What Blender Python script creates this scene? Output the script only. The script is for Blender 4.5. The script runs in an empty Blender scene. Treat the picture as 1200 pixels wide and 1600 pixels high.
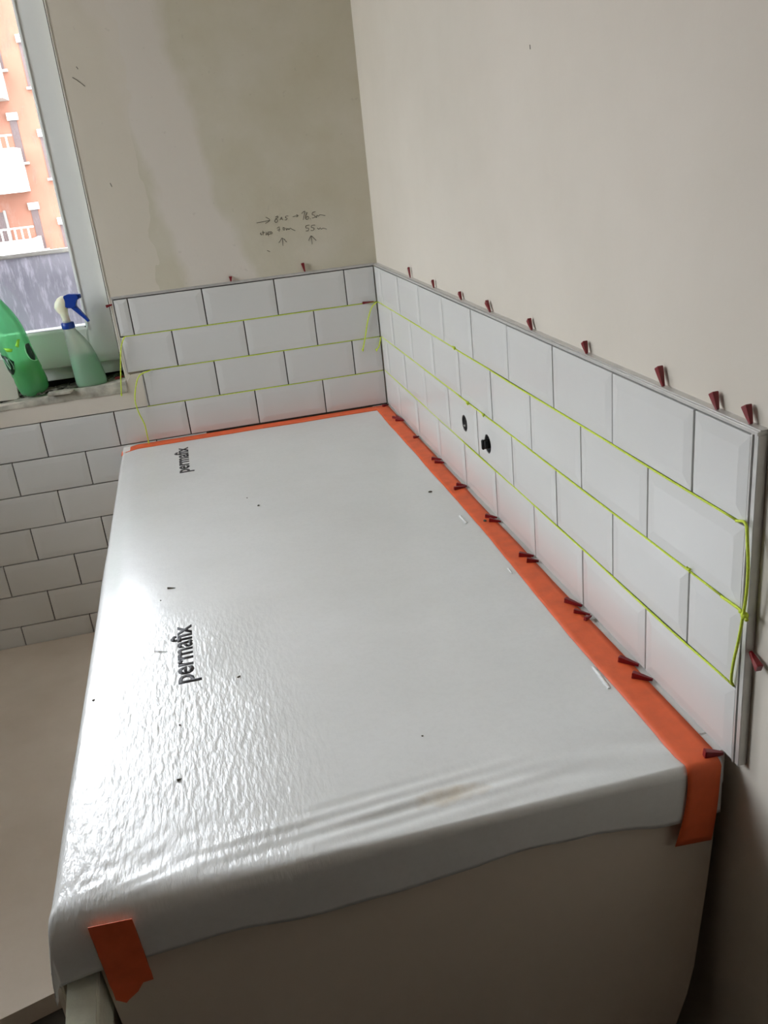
import bpy, bmesh, math, random
from mathutils import Vector, Matrix, noise

S = bpy.context.scene
COL = S.collection
PI = math.pi

# ------------------------------------------------------------------ camera
CAM = Vector((-0.52926, -2.55492, 0.71169))
ROT = Matrix(((0.9693348, 0.1762043, -0.1712951),
              (-0.2243003, 0.3496174, -0.9096467),
              (-0.1003959, 0.9201738, 0.3784190)))
FPX = 1377.97
cd = bpy.data.cameras.new('camera')
cam = bpy.data.objects.new('camera', cd); COL.objects.link(cam)
cam.matrix_world = Matrix.Translation(CAM) @ ROT.to_4x4()
cd.sensor_fit = 'VERTICAL'; cd.sensor_height = 32.0; cd.lens = FPX / 1600 * 32.0
cd.clip_start = 0.02; cd.clip_end = 300
S.camera = cam

# ------------------------------------------------------------------ light
w = bpy.data.worlds.new('sky'); S.world = w; w.use_nodes = True
bg = w.node_tree.nodes['Background']
bg.inputs[0].default_value = (0.92, 0.97, 1.03, 1); bg.inputs[1].default_value = 13.4

sun_d = bpy.data.lights.new('sun', 'SUN'); sun_d.energy = 2.0; sun_d.angle = math.radians(0.5)
sun_d.color = (1.0, 0.95, 0.87)
sun = bpy.data.objects.new('sun', sun_d); COL.objects.link(sun)
sun.rotation_euler = Vector((0.35, 1.0, -0.95)).to_track_quat('-Z', 'Y').to_euler()

pd = bpy.data.lights.new('window_portal', 'AREA'); pd.shape = 'RECTANGLE'; pd.size = 1.34; pd.size_y = 1.62
pd.cycles.is_portal = True
po = bpy.data.objects.new('window_portal', pd); COL.objects.link(po)
po.location = (-1.40, 0.27, 0.95); po.rotation_euler = (math.radians(-90), 0, 0)

pd2 = bpy.data.lights.new('added_window_portal', 'AREA'); pd2.shape = 'RECTANGLE'; pd2.size = 1.45; pd2.size_y = 1.0  # sampling portal of the added side window
pd2.cycles.is_portal = True
po2 = bpy.data.objects.new('added_window_portal', pd2); COL.objects.link(po2)
po2.location = (-2.49, -0.61, 1.115); po2.rotation_euler = (0, math.radians(-90), 0)
S.view_settings.view_transform = 'Standard'
S.view_settings.look = 'None'
S.view_settings.exposure = 0.12
S.view_settings.gamma = 1.0
S.view_settings.use_curve_mapping = False
S.cycles.max_bounces = 12
S.cycles.diffuse_bounces = 7
S.cycles.glossy_bounces = 5
S.cycles.transmission_bounces = 10
S.cycles.transparent_max_bounces = 16
S.cycles.sample_clamp_indirect = 8

def at(ax, v, x, y):
    """the point of the plane (axis ax = v) that the photograph shows at pixel x, y"""
    d = ROT @ Vector(((x - 600) / FPX, -(y - 800) / FPX, -1.0))
    t = (v - CAM[ax]) / d[ax]
    return CAM + d * t

# ------------------------------------------------------------------ helpers
def tag(o, label=None, cat=None, group=None, kind=None):
    if label: o['label'] = label
    if cat: o['category'] = cat
    if group: o['group'] = group
    if kind: o['kind'] = kind
    return o

def link(name, me, parent=None):
    o = bpy.data.objects.new(name, me); COL.objects.link(o)
    if parent: o.parent = parent
    return o

def obj(name, bm, mat, parent=None, smooth=False, normals=True):
    if normals: bmesh.ops.recalc_face_normals(bm, faces=bm.faces)
    me = bpy.data.meshes.new(name); bm.to_mesh(me); bm.free()
    if mat: me.materials.append(mat)
    if smooth: me.polygons.foreach_set('use_smooth', [True] * len(me.polygons))
    return link(name, me, parent)

def empty(name, loc, rot=(0, 0, 0)):
    o = bpy.data.objects.new(name, None); COL.objects.link(o)
    o.location = loc; o.rotation_euler = rot; o.empty_display_size = 0.02
    return o

def box(bm, x0, x1, y0, y1, z0, z1, bev=0.0):
    r = bmesh.ops.create_cube(bm, size=1)
    for v in r['verts']:
        v.co = Vector((x0 + (v.co.x + .5) * (x1 - x0), y0 + (v.co.y + .5) * (y1 - y0), z0 + (v.co.z + .5) * (z1 - z0)))
    if bev:
        es = list({e for v in r['verts'] for e in v.link_edges})
        bmesh.ops.bevel(bm, geom=es, offset=bev, segments=2, affect='EDGES', clamp_overlap=True)

def prism(bm, pts, h):
    """polygon pts (list of Vector) extruded by vector h"""
    a = [bm.verts.new(p) for p in pts]; b = [bm.verts.new(Vector(p) + h) for p in pts]
    bm.faces.new(a); bm.faces.new(b[::-1]); n = len(a)
    for i in range(n): bm.faces.new((a[i], b[i], b[(i + 1) % n], a[(i + 1) % n]))

def rings(bm, rs, cap0=True, cap1=True):
    vs = [[bm.verts.new(p) for p in r] for r in rs]
    n = len(vs[0])
    for a, b in zip(vs, vs[1:]):
        for i in range(n): bm.faces.new((a[i], a[(i + 1) % n], b[(i + 1) % n], b[i]))
    if cap0: bm.faces.new(vs[0][::-1])
    if cap1: bm.faces.new(vs[-1])
    return vs

def lathe(bm, prof, n=32, cx=0, cy=0, cap0=True, cap1=True):
    """prof = (z, rx, ry, offx)"""
    rs = []
    for q in prof:
        z, rx = q[0], q[1]; ry = q[2] if len(q) > 2 else rx; ox = q[3] if len(q) > 3 else 0
        rs.append([(cx + ox + rx * math.cos(2 * PI * i / n), cy + ry * math.sin(2 * PI * i / n), z) for i in range(n)])
    return rings(bm, rs, cap0, cap1)

def smooth_path(pts, sub=6):
    pts = [Vector(p) for p in pts]
    if len(pts) < 3: return pts
    P = [pts[0] * 2 - pts[1]] + pts + [pts[-1] * 2 - pts[-2]]
    out = []
    for i in range(1, len(P) - 2):
        a, b, c, d = P[i - 1:i + 3]
        for k in range(sub):
            t = k / sub
            out.append(.5 * ((2 * b) + (c - a) * t + (2 * a - 5 * b + 4 * c - d) * t * t + (3 * b - a - 3 * c + d) * t ** 3))
    out.append(pts[-1])
    return out

def tube(bm, pts, r, n=6):
    pts = [Vector(p) for p in pts]
    rs = []; up = Vector((0.31, 0.52, 0.79)).normalized()
    for i, p in enumerate(pts):
        t = (pts[min(i + 1, len(pts) - 1)] - pts[max(i - 1, 0)]).normalized()
        if abs(t.dot(up)) > .95: up = Vector((1, 0, 0)) if abs(t.x) < .8 else Vector((0, 0, 1))
        a = t.cross(up).normalized(); b = t.cross(a).normalized()
        rr = r[i] if isinstance(r, (list, tuple)) else r
        rs.append([p + (a * math.cos(2 * PI * k / n) + b * math.sin(2 * PI * k / n)) * rr for k in range(n)])
    rings(bm, rs)

# ------------------------------------------------------------------ materials
def srgb(r, g, b):
    f = lambda c: (c / 255 / 12.92) if c / 255 <= .04045 else ((c / 255 + .055) / 1.055) ** 2.4
    return (f(r), f(g), f(b), 1)

class N:
    def __init__(s, name):
        s.m = bpy.data.materials.new(name); s.m.use_nodes = True; s.t = s.m.node_tree
        s.p = s.t.nodes['Principled BSDF']; s.out = s.t.nodes['Material Output']
    def n(s, typ, **kw):
        x = s.t.nodes.new(typ)
        for k, v in kw.items():
            if k.startswith('i_'): x.inputs[k[2:].replace('_', ' ')].default_value = v
            else: setattr(x, k, v)
        return x
    def l(s, a, b): s.t.links.new(a, b)
    def coord(s, kind='Object', scale=(1, 1, 1), rot=(0, 0, 0)):
        c = s.n('ShaderNodeTexCoord'); m = s.n('ShaderNodeMapping')
        m.inputs['Scale'].default_value = scale; m.inputs['Rotation'].default_value = rot
        s.l(c.outputs[kind], m.inputs[0]); return m.outputs[0]
    def noise(s, vec, scale, detail=4, rough=.5):
        x = s.n('ShaderNodeTexNoise'); x.inputs['Scale'].default_value = scale
        x.inputs['Detail'].default_value = detail; x.inputs['Roughness'].default_value = rough
        if vec: s.l(vec, x.inputs['Vector'])
        return x.outputs['Fac']
    def ramp(s, fac, stops):
        x = s.n('ShaderNodeValToRGB'); e = x.color_ramp.elements
        while len(e) < len(stops): e.new(.5)
        for k, (pos, c) in zip(e, stops): k.position = pos; k.color = c if len(c) == 4 else (*c, 1)
        s.l(fac, x.inputs[0]); return x.outputs[0]
    def mix(s, fac, a, b, mode='MIX'):
        x = s.n('ShaderNodeMix', data_type='RGBA', blend_type=mode)
        for v, i in ((fac, 0), (a, 6), (b, 7)):
            if isinstance(v, (int, float, tuple)): x.inputs[i].default_value = v
            else: s.l(v, x.inputs[i])
        return x.outputs[2]
    def math(s, op, a, b=0.0, c=0.0, clamp=False):
        x = s.n('ShaderNodeMath', operation=op, use_clamp=clamp)
        for i, v in enumerate((a, b, c)):
            if isinstance(v, (int, float)): x.inputs[i].default_value = v
            else: s.l(v, x.inputs[i])
        return x.outputs[0]
    def bump(s, h, strength=.3, dist=.01, prev=None):
        x = s.n('ShaderNodeBump'); x.inputs['Strength'].default_value = strength; x.inputs['Distance'].default_value = dist
        s.l(h, x.inputs['Height'])
        if prev: s.l(prev, x.inputs['Normal'])
        return x.outputs[0]

def simple(name, col, rough=.5, metal=0, var=.06, vscale=30, bump=0, bscale=200, spec=.5, **kw):
    k = N(name); v = k.coord()
    n = k.noise(v, vscale)
    dark = tuple(c * (1 - var * 2) for c in col[:3]) + (1,); lite = tuple(min(1, c * (1 + var)) for c in col[:3]) + (1,)
    k.l(k.ramp(n, [(.3, dark), (.7, lite)]), k.p.inputs['Base Color'])
    k.p.inputs['Roughness'].default_value = rough; k.p.inputs['Metallic'].default_value = metal
    k.p.inputs['Specular IOR Level'].default_value = spec
    for a, b in kw.items(): k.p.inputs[a.replace('_', ' ')].default_value = b
    if bump: k.l(k.bump(k.noise(v, bscale), bump, .002), k.p.inputs['Normal'])
    return k.m

# plaster of the window wall: grey-olive skim with paler drying bands and smears
def plaster_back():
    k = N('plaster_window_wall'); c = k.coord()
    sep = k.n('ShaderNodeSeparateXYZ'); k.l(c, sep.inputs[0]); X, Z = sep.outputs[0], sep.outputs[2]
    nb = k.noise(k.coord(scale=(1, 1, .6)), 3.2, 5, .55)
    warp = k.math('MULTIPLY', k.math('SUBTRACT', nb, .5), .34)
    Xw = k.math('ADD', X, warp)
    # slanting pale band: centre runs from x=-.53 (high) to x=-.47 (low)
    ctr = k.math('MULTIPLY_ADD', Z, -.16, -.385)
    d = k.math('ABSOLUTE', k.math('SUBTRACT', Xw, ctr))
    band = k.ramp(d, [(.065, (1, 1, 1)), (.10, (0, 0, 0))])
    base = k.ramp(k.noise(c, 4.5, 6, .6), [(.3, srgb(195, 188, 166)), (.5, srgb(201, 195, 176)), (.72, srgb(208, 202, 187))])
    col = k.mix(band, base, srgb(214, 207, 196))
    left = k.ramp(Xw, [(0, (1, 1, 1)), (1, (0, 0, 0))])
    lf = k.math('MULTIPLY', k.math('LESS_THAN', Xw, -.60), .7)
    col = k.mix(lf, col, srgb(213, 205, 191))
    sp = k.ramp(k.noise(c, 60, 3), [(.70, (0, 0, 0)), (.76, (1, 1, 1))])
    col = k.mix(k.math('MULTIPLY', sp, .12), col, srgb(120, 112, 96))
    k.l(col, k.p.inputs['Base Color']); k.p.inputs['Roughness'].default_value = .85
    b1 = k.bump(k.noise(c, 9, 5), .25, .01); b2 = k.bump(k.noise(c, 180, 3), .12, .001, b1)
    k.l(b2, k.p.inputs['Normal'])
    return k.m

def plaster_right():
    k = N('plaster_long_wall'); c = k.coord()
    col = k.ramp(k.noise(c, 3, 6, .6), [(.3, srgb(212, 205, 192)), (.7, srgb(219, 212, 200))])
    k.l(col, k.p.inputs['Base Color']); k.p.inputs['Roughness'].default_value = .8
    b1 = k.bump(k.noise(c, 7, 4), .18, .01); b2 = k.bump(k.noise(c, 150, 3), .1, .001, b1)
    k.l(b2, k.p.inputs['Normal'])
    return k.m

def tile_mat():
    k = N('white_glazed_ceramic'); c = k.coord()
    oi = k.n('ShaderNodeObjectInfo')
    col = k.mix(k.math('MULTIPLY', oi.outputs['Random'], .5), srgb(216, 216, 213), srgb(210, 210, 207))
    geo = k.n('ShaderNodeNewGeometry')
    dust = k.ramp(k.noise(geo.outputs['Position'], 5, 5, .6), [(.45, (0, 0, 0)), (.75, (1, 1, 1))])
    col = k.mix(k.math('MULTIPLY', dust, .12), col, srgb(190, 188, 180))
    k.l(col, k.p.inputs['Base Color'])
    k.l(k.math('MULTIPLY_ADD', dust, .035, .21), k.p.inputs['Roughness'])
    k.l(k.bump(k.noise(geo.outputs['Position'], 12, 2), .04, .003), k.p.inputs['Normal'])
    return k.m

def foil_mat():
    k = N('white_protective_film'); c = k.coord()
    sep = k.n('ShaderNodeSeparateXYZ'); k.l(c, sep.inputs[0]); X, Y = sep.outputs[0], sep.outputs[1]
    base = k.ramp(k.noise(c, 5, 5, .6), [(.3, srgb(222, 223, 221)), (.7, srgb(229, 230, 229))])
    fib = k.ramp(k.noise(c, 130, 4, .7), [(.45, (0, 0, 0)), (.62, (1, 1, 1))])
    col = k.mix(k.math('MULTIPLY', fib, .10), base, srgb(196, 197, 194))
    # ochre stain by the front edge
    dx = k.math('MULTIPLY', k.math('ADD', X, .332), 14.0); dy = k.math('MULTIPLY', k.math('ADD', Y, 1.735), 42.0)
    d = k.math('ADD', k.math('MULTIPLY', dx, dx), k.math('MULTIPLY', dy, dy))
    d = k.math('ADD', d, k.math('MULTIPLY', k.noise(c, 60, 4), .9))
    st = k.ramp(d, [(.25, (1, 1, 1)), (1.0, (0, 0, 0))])
    col = k.mix(k.math('MULTIPLY', st, .55), col, srgb(178, 150, 98))
    k.l(col, k.p.inputs['Base Color'])
    k.p.inputs['Roughness'].default_value = .5
    k.p.inputs['Coat Weight'].default_value = .68; k.p.inputs['Coat Roughness'].default_value = .17
    # crinkles: streaks along the sheet, strongest where the film is loose (window side, front)
    m = k.math('MULTIPLY_ADD', X, -4.6, -2.0, clamp=True)
    m2 = k.math('MULTIPLY_ADD', Y, -3.2, -3.5, clamp=True)
    patch = k.math('MULTIPLY_ADD', k.noise(k.coord(scale=(1, .6, 1)), 4.5, 2), 2.6, -.6, clamp=True)
    up = k.math('MULTIPLY_ADD', sep.outputs[2], 60.0, 1.6, clamp=True)
    loose = k.math('MULTIPLY', k.math('MULTIPLY_ADD', k.math('MULTIPLY', m, k.math('MULTIPLY', m2, patch)), 1.0, .05), up)
    v = k.coord(scale=(3.4, 1.0, 1), rot=(0, 0, math.radians(-8)))
    cr = k.math('MULTIPLY', k.noise(v, 42, 3, .55), loose)
    v2 = k.coord(scale=(1, 1, 1))
    b1 = k.bump(k.noise(v2, 5, 3), .10, .02)
    b2 = k.bump(cr, .72, .0045, b1)
    b3 = k.bump(k.noise(v2, 260, 2), .06, .001, b2)
    k.l(b3, k.p.inputs['Normal']); k.l(b3, k.p.inputs['Coat Normal'])
    return k.m

M = {}
M['plaster_back'] = plaster_back()
M['plaster'] = plaster_right()
M['tile'] = tile_mat()
M['foil'] = foil_mat()
M['adhesive'] = simple('dark_tile_adhesive', srgb(82, 78, 70), .9, bump=.4)
M['screed'] = simple('grey_cement_screed', srgb(150, 144, 132), .9, var=.12, vscale=9, bump=.3)
M['room'] = simple('pale_room_plaster', srgb(226, 222, 214), .9, var=.06, vscale=2)
M['darkroom'] = simple('low_bounce_dark_brown', srgb(100, 84, 72), .6, var=.06, vscale=2)  # dark tone chosen so unseen surfaces bounce little light onto the end panel
M['darkfloor'] = simple('dusty_dark_subfloor', srgb(74, 70, 64), .9, var=.15, vscale=8, bump=.3)
M['pvc'] = simple('white_window_plastic', srgb(244, 246, 242), .28, var=.02, vscale=3)
M['gasket'] = simple('black_rubber', srgb(28, 28, 28), .6)
M['alu'] = simple('satin_edge_profile', srgb(206, 204, 200), .35, metal=.35, var=.04, vscale=60)
M['tub'] = simple('white_acrylic', srgb(226, 214, 198), .35, var=.02, vscale=4)
M['rim'] = simple('white_enamel_rim', srgb(250, 248, 244), .3, var=.01, vscale=4)
M['orange'] = simple('orange_masking_tape', srgb(238, 106, 58), .55, var=.06, vscale=35, bump=.25, bscale=90)
M['wedge'] = simple('dark_red_plastic', srgb(128, 16, 26), .32, var=.1, vscale=90)
M['cord'] = simple('neon_yellow_cord', srgb(212, 232, 66), .6, var=.08, vscale=300, bump=.4, bscale=900)
M['ink'] = simple('black_print_ink', srgb(44, 44, 48), .5, var=.2, vscale=160)
M['pencil'] = simple('grey_pencil', srgb(104, 100, 90), .9, var=.2, vscale=160)
M['black'] = simple('black_plastic', srgb(16, 17, 18), .5, spec=.3)
M['crumb'] = simple('dark_mortar_crumb', srgb(92, 86, 76), .9, var=.2, vscale=200)
M['mortar'] = simple('pale_mortar', srgb(176, 172, 158), .95, var=.2, vscale=35, bump=.6, bscale=90)
M['rubble'] = simple('grey_rubble', srgb(112, 110, 98), .95, var=.3, vscale=60, bump=.6, bscale=120)
M['foam'] = simple('pale_green_foam', srgb(236, 240, 224), .9, var=.05, vscale=60, bump=.4, bscale=300)
M['blue'] = simple('blue_plastic', srgb(22, 60, 150), .35)
M['cream'] = simple('cream_plastic', srgb(232, 232, 206), .35, Subsurface_Weight=.2)
M['white_smear'] = simple('white_filler', srgb(244, 244, 242), .5)
M['stucco'] = simple('orange_stucco', srgb(122, 82, 66), .9, var=.06, vscale=1.2, bump=.2, bscale=6)
M['balcony'] = simple('white_balcony_paint', srgb(170, 166, 160), .7)
M['shutter'] = simple('grey_brown_shutter', srgb(72, 56, 54), .6)
M['asphalt'] = simple('street_asphalt', srgb(120, 118, 114), .9, vscale=2)

def board_mat():
    k = N('brown_grey_floor_board'); c = k.coord()
    col = k.ramp(k.noise(c, 3.0, 6, .65), [(.3, srgb(206, 193, 177)), (.7, srgb(220, 209, 195))])
    f = k.ramp(k.noise(c, 90, 4), [(.62, (0, 0, 0)), (.72, (1, 1, 1))])
    col = k.mix(k.math('MULTIPLY', f, .15), col, srgb(200, 194, 180))
    k.l(col, k.p.inputs['Base Color']); k.p.inputs['Roughness'].default_value = .7
    k.l(k.bump(k.noise(c, 70, 4), .12, .002), k.p.inputs['Normal'])
    return k.m
M['board'] = board_mat()

def glass_mat():
    k = N('window_glass'); 
    tr = k.n('ShaderNodeBsdfTransparent'); gl = k.n('ShaderNodeBsdfGlossy'); gl.inputs['Roughness'].default_value = .02
    df = k.n('ShaderNodeBsdfDiffuse'); df.inputs[0].default_value = (.9, .9, .95, 1)
    fr = k.n('ShaderNodeFresnel'); fr.inputs[0].default_value = 1.45
    a = k.n('ShaderNodeMixShader'); b = k.n('ShaderNodeMixShader')
    v = k.coord(scale=(3, 1, 1), rot=(0, math.radians(18), 0))
    dirt = k.ramp(k.noise(v, 11, 6, .7), [(.55, (0, 0, 0)), (.8, (1, 1, 1))])
    k.l(fr.outputs[0], a.inputs[0]); k.l(tr.outputs[0], a.inputs[1]); k.l(gl.outputs[0], a.inputs[2])
    k.l(k.math('MULTIPLY', dirt, .18), b.inputs[0]); k.l(a.outputs[0], b.inputs[1]); k.l(df.outputs[0], b.inputs[2])
    k.l(b.outputs[0], k.out.inputs[0]); return k.m
M['glass'] = glass_mat()

def guard_mat():
    k = N('frosted_lilac_glass')
    v = k.coord(scale=(4, 1, .8), rot=(0, math.radians(14), 0))
    st = k.ramp(k.noise(v, 14, 6, .7), [(.5, (0, 0, 0)), (.72, (1, 1, 1))])
    fine = k.ramp(k.noise(k.coord(), 6, 4), [(.3, srgb(160, 158, 167)), (.7, srgb(186, 184, 193))])
    col = k.mix(k.math('MULTIPLY', st, .8), fine, srgb(238, 236, 244))
    d = k.n('ShaderNodeBsdfDiffuse'); t = k.n('ShaderNodeBsdfTranslucent'); mx = k.n('ShaderNodeMixShader')
    k.l(col, d.inputs[0]); k.l(col, t.inputs[0]); mx.inputs[0].default_value = .30
    k.l(d.outputs[0], mx.inputs[1]); k.l(t.outputs[0], mx.inputs[2]); k.l(mx.outputs[0], k.out.inputs[0])
    return k.m
M['guard'] = guard_mat()

def clear_plastic(name, col, dens, rough, diff):
    """thin coloured plastic: transparent tint + translucent + glossy skin"""
    k = N(name)
    tr = k.n('ShaderNodeBsdfTransparent'); tr.inputs[0].default_value = col
    tl = k.n('ShaderNodeBsdfTranslucent'); tl.inputs[0].default_value = dens
    df = k.n('ShaderNodeBsdfDiffuse'); df.inputs[0].default_value = dens
    gl = k.n('ShaderNodeBsdfGlossy'); gl.inputs['Roughness'].default_value = rough
    fr = k.n('ShaderNodeFresnel'); fr.inputs[0].default_value = 1.5
    a = k.n('ShaderNodeMixShader'); b = k.n('ShaderNodeMixShader'); c = k.n('ShaderNodeMixShader')
    a.inputs[0].default_value = .40; k.l(tl.outputs[0], a.inputs[1]); k.l(df.outputs[0], a.inputs[2])
    b.inputs[0].default_value = diff; k.l(tr.outputs[0], b.inputs[1]); k.l(a.outputs[0], b.inputs[2])
    k.l(k.math('MULTIPLY', fr.outputs[0], .8), c.inputs[0]); k.l(b.outputs[0], c.inputs[1]); k.l(gl.outputs[0], c.inputs[2])
    k.l(c.outputs[0], k.out.inputs[0]); return k.m
M['green_pet'] = clear_plastic('green_bottle_plastic', (.58, .98, .70, 1), (.34, 1.0, .52, 1), .05, .45)
M['green_drink'] = clear_plastic('yellow_green_drink', (.36, .72, .14, 1), (.40, .78, .10, 1), .05, .55)
M['green_base'] = clear_plastic('green_bottle_base', (.3, .85, .5, 1), (.16, .80, .36, 1), .05, .6)
M['label_dark'] = simple('dark_green_print', srgb(14, 58, 36), .4)
M['label_light'] = simple('pale_green_print', srgb(170, 235, 190), .4)
M['label_lime'] = simple('lime_print', srgb(150, 230, 60), .4)
M['milky'] = clear_plastic('milky_bottle_plastic', (.96, .98, .94, 1), (.90, .94, .86, 1), .25, .42)
M['soap'] = clear_plastic('green_cleaning_liquid', (.45, .90, .62, 1), (.30, .92, .55, 1), .25, .9)

# ================================================================== SETTING
H = 0.1019           # tile course
PW = 0.202           # tile pitch along the wall
WX, WY = 0.012, 0.010  # plaster planes of the long wall and the window wall
OX0, OX1, OZ0, OZ1 = -2.05, -0.745, 0.150, 1.75   # window opening
ZC, ZF = 1.93, -0.61
XL, YR = -2.20, -3.9

bm = bmesh.new()
box(bm, OX1, WX + .3, WY, WY + .28, ZF, ZC)
box(bm, XL - .3, OX0, WY, WY + .28, ZF, ZC)
box(bm, OX0, OX1, WY, WY + .28, OZ1, ZC)
box(bm, OX0, OX1, WY, WY + .28, ZF, OZ0)
wall_back = tag(obj('wall_back', bm, M['plaster_back']), kind='structure')
bm = bmesh.new(); box(bm, WX, WX + .3, YR, WY, ZF, ZC)
wall_right = tag(obj('wall_right', bm, M['plaster']), kind='structure')
SY0, SY1, SZ0, SZ1 = -1.06, -.16, .45, 1.78      # opening of the unseen side window, added for light from the left
bm = bmesh.new(); box(bm, XL - .28, XL, YR, SY0, ZF, ZC); box(bm, XL - .28, XL, SY1, WY, ZF, ZC)
box(bm, XL - .28, XL, SY0, SY1, ZF, SZ0); box(bm, XL - .28, XL, SY0, SY1, SZ1, ZC)
tag(obj('wall_left', bm, M['room']), kind='structure')
bm = bmesh.new(); box(bm, XL, XL + .04, YR, -2.0, ZF, ZC)
tag(obj('unseen_dark_panel', bm, M['darkroom']), kind='structure')  # dark panel added out of view to keep the end panel dim
bm = bmesh.new(); box(bm, XL - .3, WX + .3, YR - .3, YR, ZF, ZC)
tag(obj('wall_front', bm, M['darkroom']), kind='structure')  # unseen rear wall, added dark to hold back bounced light
bm = bmesh.new(); box(bm, XL - .3, WX + .3, YR - .3, WY + .28, ZC, ZC + .2)
tag(obj('ceiling', bm, M['room']), kind='structure')
bm = bmesh.new(); box(bm, XL - .3, WX + .3, YR - .3, WY + .28, ZF - .2, ZF)
tag(obj('floor', bm, M['darkfloor']), kind='structure')

# bevelled metro tiles -------------------------------------------------------
# local frame: u along the wall (0..w), n out of the wall, z up
_tiles = {}
def tile_mesh(wd, ht, hole=None):
    key = (round(wd, 4), round(ht, 4), hole)
    if key in _tiles: return _tiles[key]
    bm = bmesh.new(); b = .017; f = .0014; e = .0006
    def rect(i, n): return [(i, n, i), (wd - i, n, i), (wd - i, n, ht - i), (i, n, ht - i)]
    bl = min(b, wd * .3)
    r = [rect(0, .0085), rect(0, e), rect(e, 0)]
    vs = [[bm.verts.new(p) for p in q] for q in r]
    inner = [bm.verts.new(p) for p in [(bl, -f, bl), (wd - bl, -f, bl), (wd - bl, -f, ht - bl), (bl, -f, ht - bl)]]
    vs.append(inner)
    for a, c in zip(vs, vs[1:]):
        for i in range(4): bm.faces.new((a[i], a[(i + 1) % 4], c[(i + 1) % 4], c[i]))
    bm.faces.new(vs[0][::-1])
    if not hole: bm.faces.new(inner)
    else:
        hx, hz, hr = hole
        cor = [(bl, bl), (wd - bl, bl), (wd - bl, ht - bl), (bl, ht - bl)]
        angs = sorted([(math.atan2(c[1] - hz, c[0] - hx) % (2 * PI), k) for k, c in enumerate(cor)] +
                      [((i + .5) * 2 * PI / 28, -1) for i in range(28)])
        outer, ring, back = [], [], []
        for a, k in angs:
            ca, sa = math.cos(a), math.sin(a)
            if k >= 0: outer.append(inner[k])
            else:
                t = min([((wd - bl - hx) / ca) if ca > 1e-6 else ((bl - hx) / ca if ca < -1e-6 else 9),
                         ((ht - bl - hz) / sa) if sa > 1e-6 else ((bl - hz) / sa if sa < -1e-6 else 9)])
                outer.append(bm.verts.new((hx + ca * t, -f, hz + sa * t)))
            ring.append(bm.verts.new((hx + ca * hr, -f, hz + sa * hr)))
            back.append(bm.verts.new((hx + ca * hr, .0084, hz + sa * hr)))
        n = len(angs)
        for i in range(n):
            j = (i + 1) % n
            bm.faces.new((outer[i], outer[j], ring[j], ring[i])); bm.faces.new((ring[i], ring[j], back[j], back[i]))
    bmesh.ops.recalc_face_normals(bm, faces=bm.faces)
    me = bpy.data.meshes.new('tile'); bm.to_mesh(me); bm.free(); me.materials.append(M['tile'])
    _tiles[key] = me
    return me

rnd = random.Random(4)
VJ, HJ = .0032, .0032
def lay(wall, row, d0, d1, first, hole_at=()):
    """course `row` of tiles from distance d0 to d1 from the corner; joints at first + k*PW"""
    k = -2; js = []
    while first + k * PW < d1:
        j = first + k * PW
        if j > d0 + .012: js.append(j)
        k += 1
    ends = [d0] + [j for j in js if j < d1 - .012] + [d1]
    z0 = (row - 1) * H; ht = H - HJ
    if row == -5: z0 = -.5975; ht = -5 * H - HJ * .5 - z0 - .001
    for a, b in zip(ends, ends[1:]):
        a2, b2 = a + (VJ / 2 if a > d0 else 0), b - (VJ / 2 if b < d1 else 0)
        wd = b2 - a2; hole = None
        for s, hz, hr in hole_at:
            if a2 < s < b2: hole = ((b2 - s) if wall == 'R' else 0, hz - z0 - HJ / 2, hr)
        me = tile_mesh(wd, ht, hole)
        o = link('tile', me, wall_right if wall == 'R' else wall_back)
        dz = rnd.uniform(-.0003, .0003); dn = rnd.uniform(-.0004, .0004); tw = rnd.uniform(-.0015, .0015)
        if wall == 'R':   # u runs along +y from the near end of the tile, n = +x
            o.matrix_world = Matrix.Translation((dn, -b2, z0 + HJ / 2 + dz)) @ Matrix.Rotation(tw, 4, 'Z') @ \
                Matrix(((0, 1, 0, 0), (1, 0, 0, 0), (0, 0, 1, 0), (0, 0, 0, 1)))
        else:
            o.matrix_world = Matrix.Translation((-b2, dn, z0 + HJ / 2 + dz)) @ Matrix.Rotation(tw, 4, 'Z')

A, B = .0885, .1895
CL = 1.795           # near end of the tiled strip on the long wall
HOLES = ((.798, .151, .0185), (.947, .148, .0195))
lay('R', 4, .001, CL, .074); lay('R', 3, .001, CL, .173)
lay('R', 2, .001, CL, .074, HOLES); lay('R', 1, .001, CL, .173)
lay('B', 4, .003, .732, A); lay('B', 3, .003, .734, B); lay('B', 2, .003, A + 3 * PW - .0013, A)
lay('B', 1, .003, -XL, B)
for i, row in enumerate(range(0, -6, -1)):
    lay('B', row, .60 if row % 2 else .55, -XL, B if row % 2 else A)

# grey adhesive bed behind the tiles
bm = bmesh.new(); box(bm, .0088, WX, -CL + .001, 0, .001, 4 * H)
obj('tile_adhesive', bm, M['adhesive'], wall_right)
bm = bmesh.new()
box(bm, -.731, 0, .0088, WY, 2 * H, 4 * H); box(bm, -.69, 0, .0088, WY, H, 2 * H)
box(bm, XL, 0, .0088, WY, -.60, H)
obj('tile_adhesive', bm, M['adhesive'], wall_back)

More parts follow.
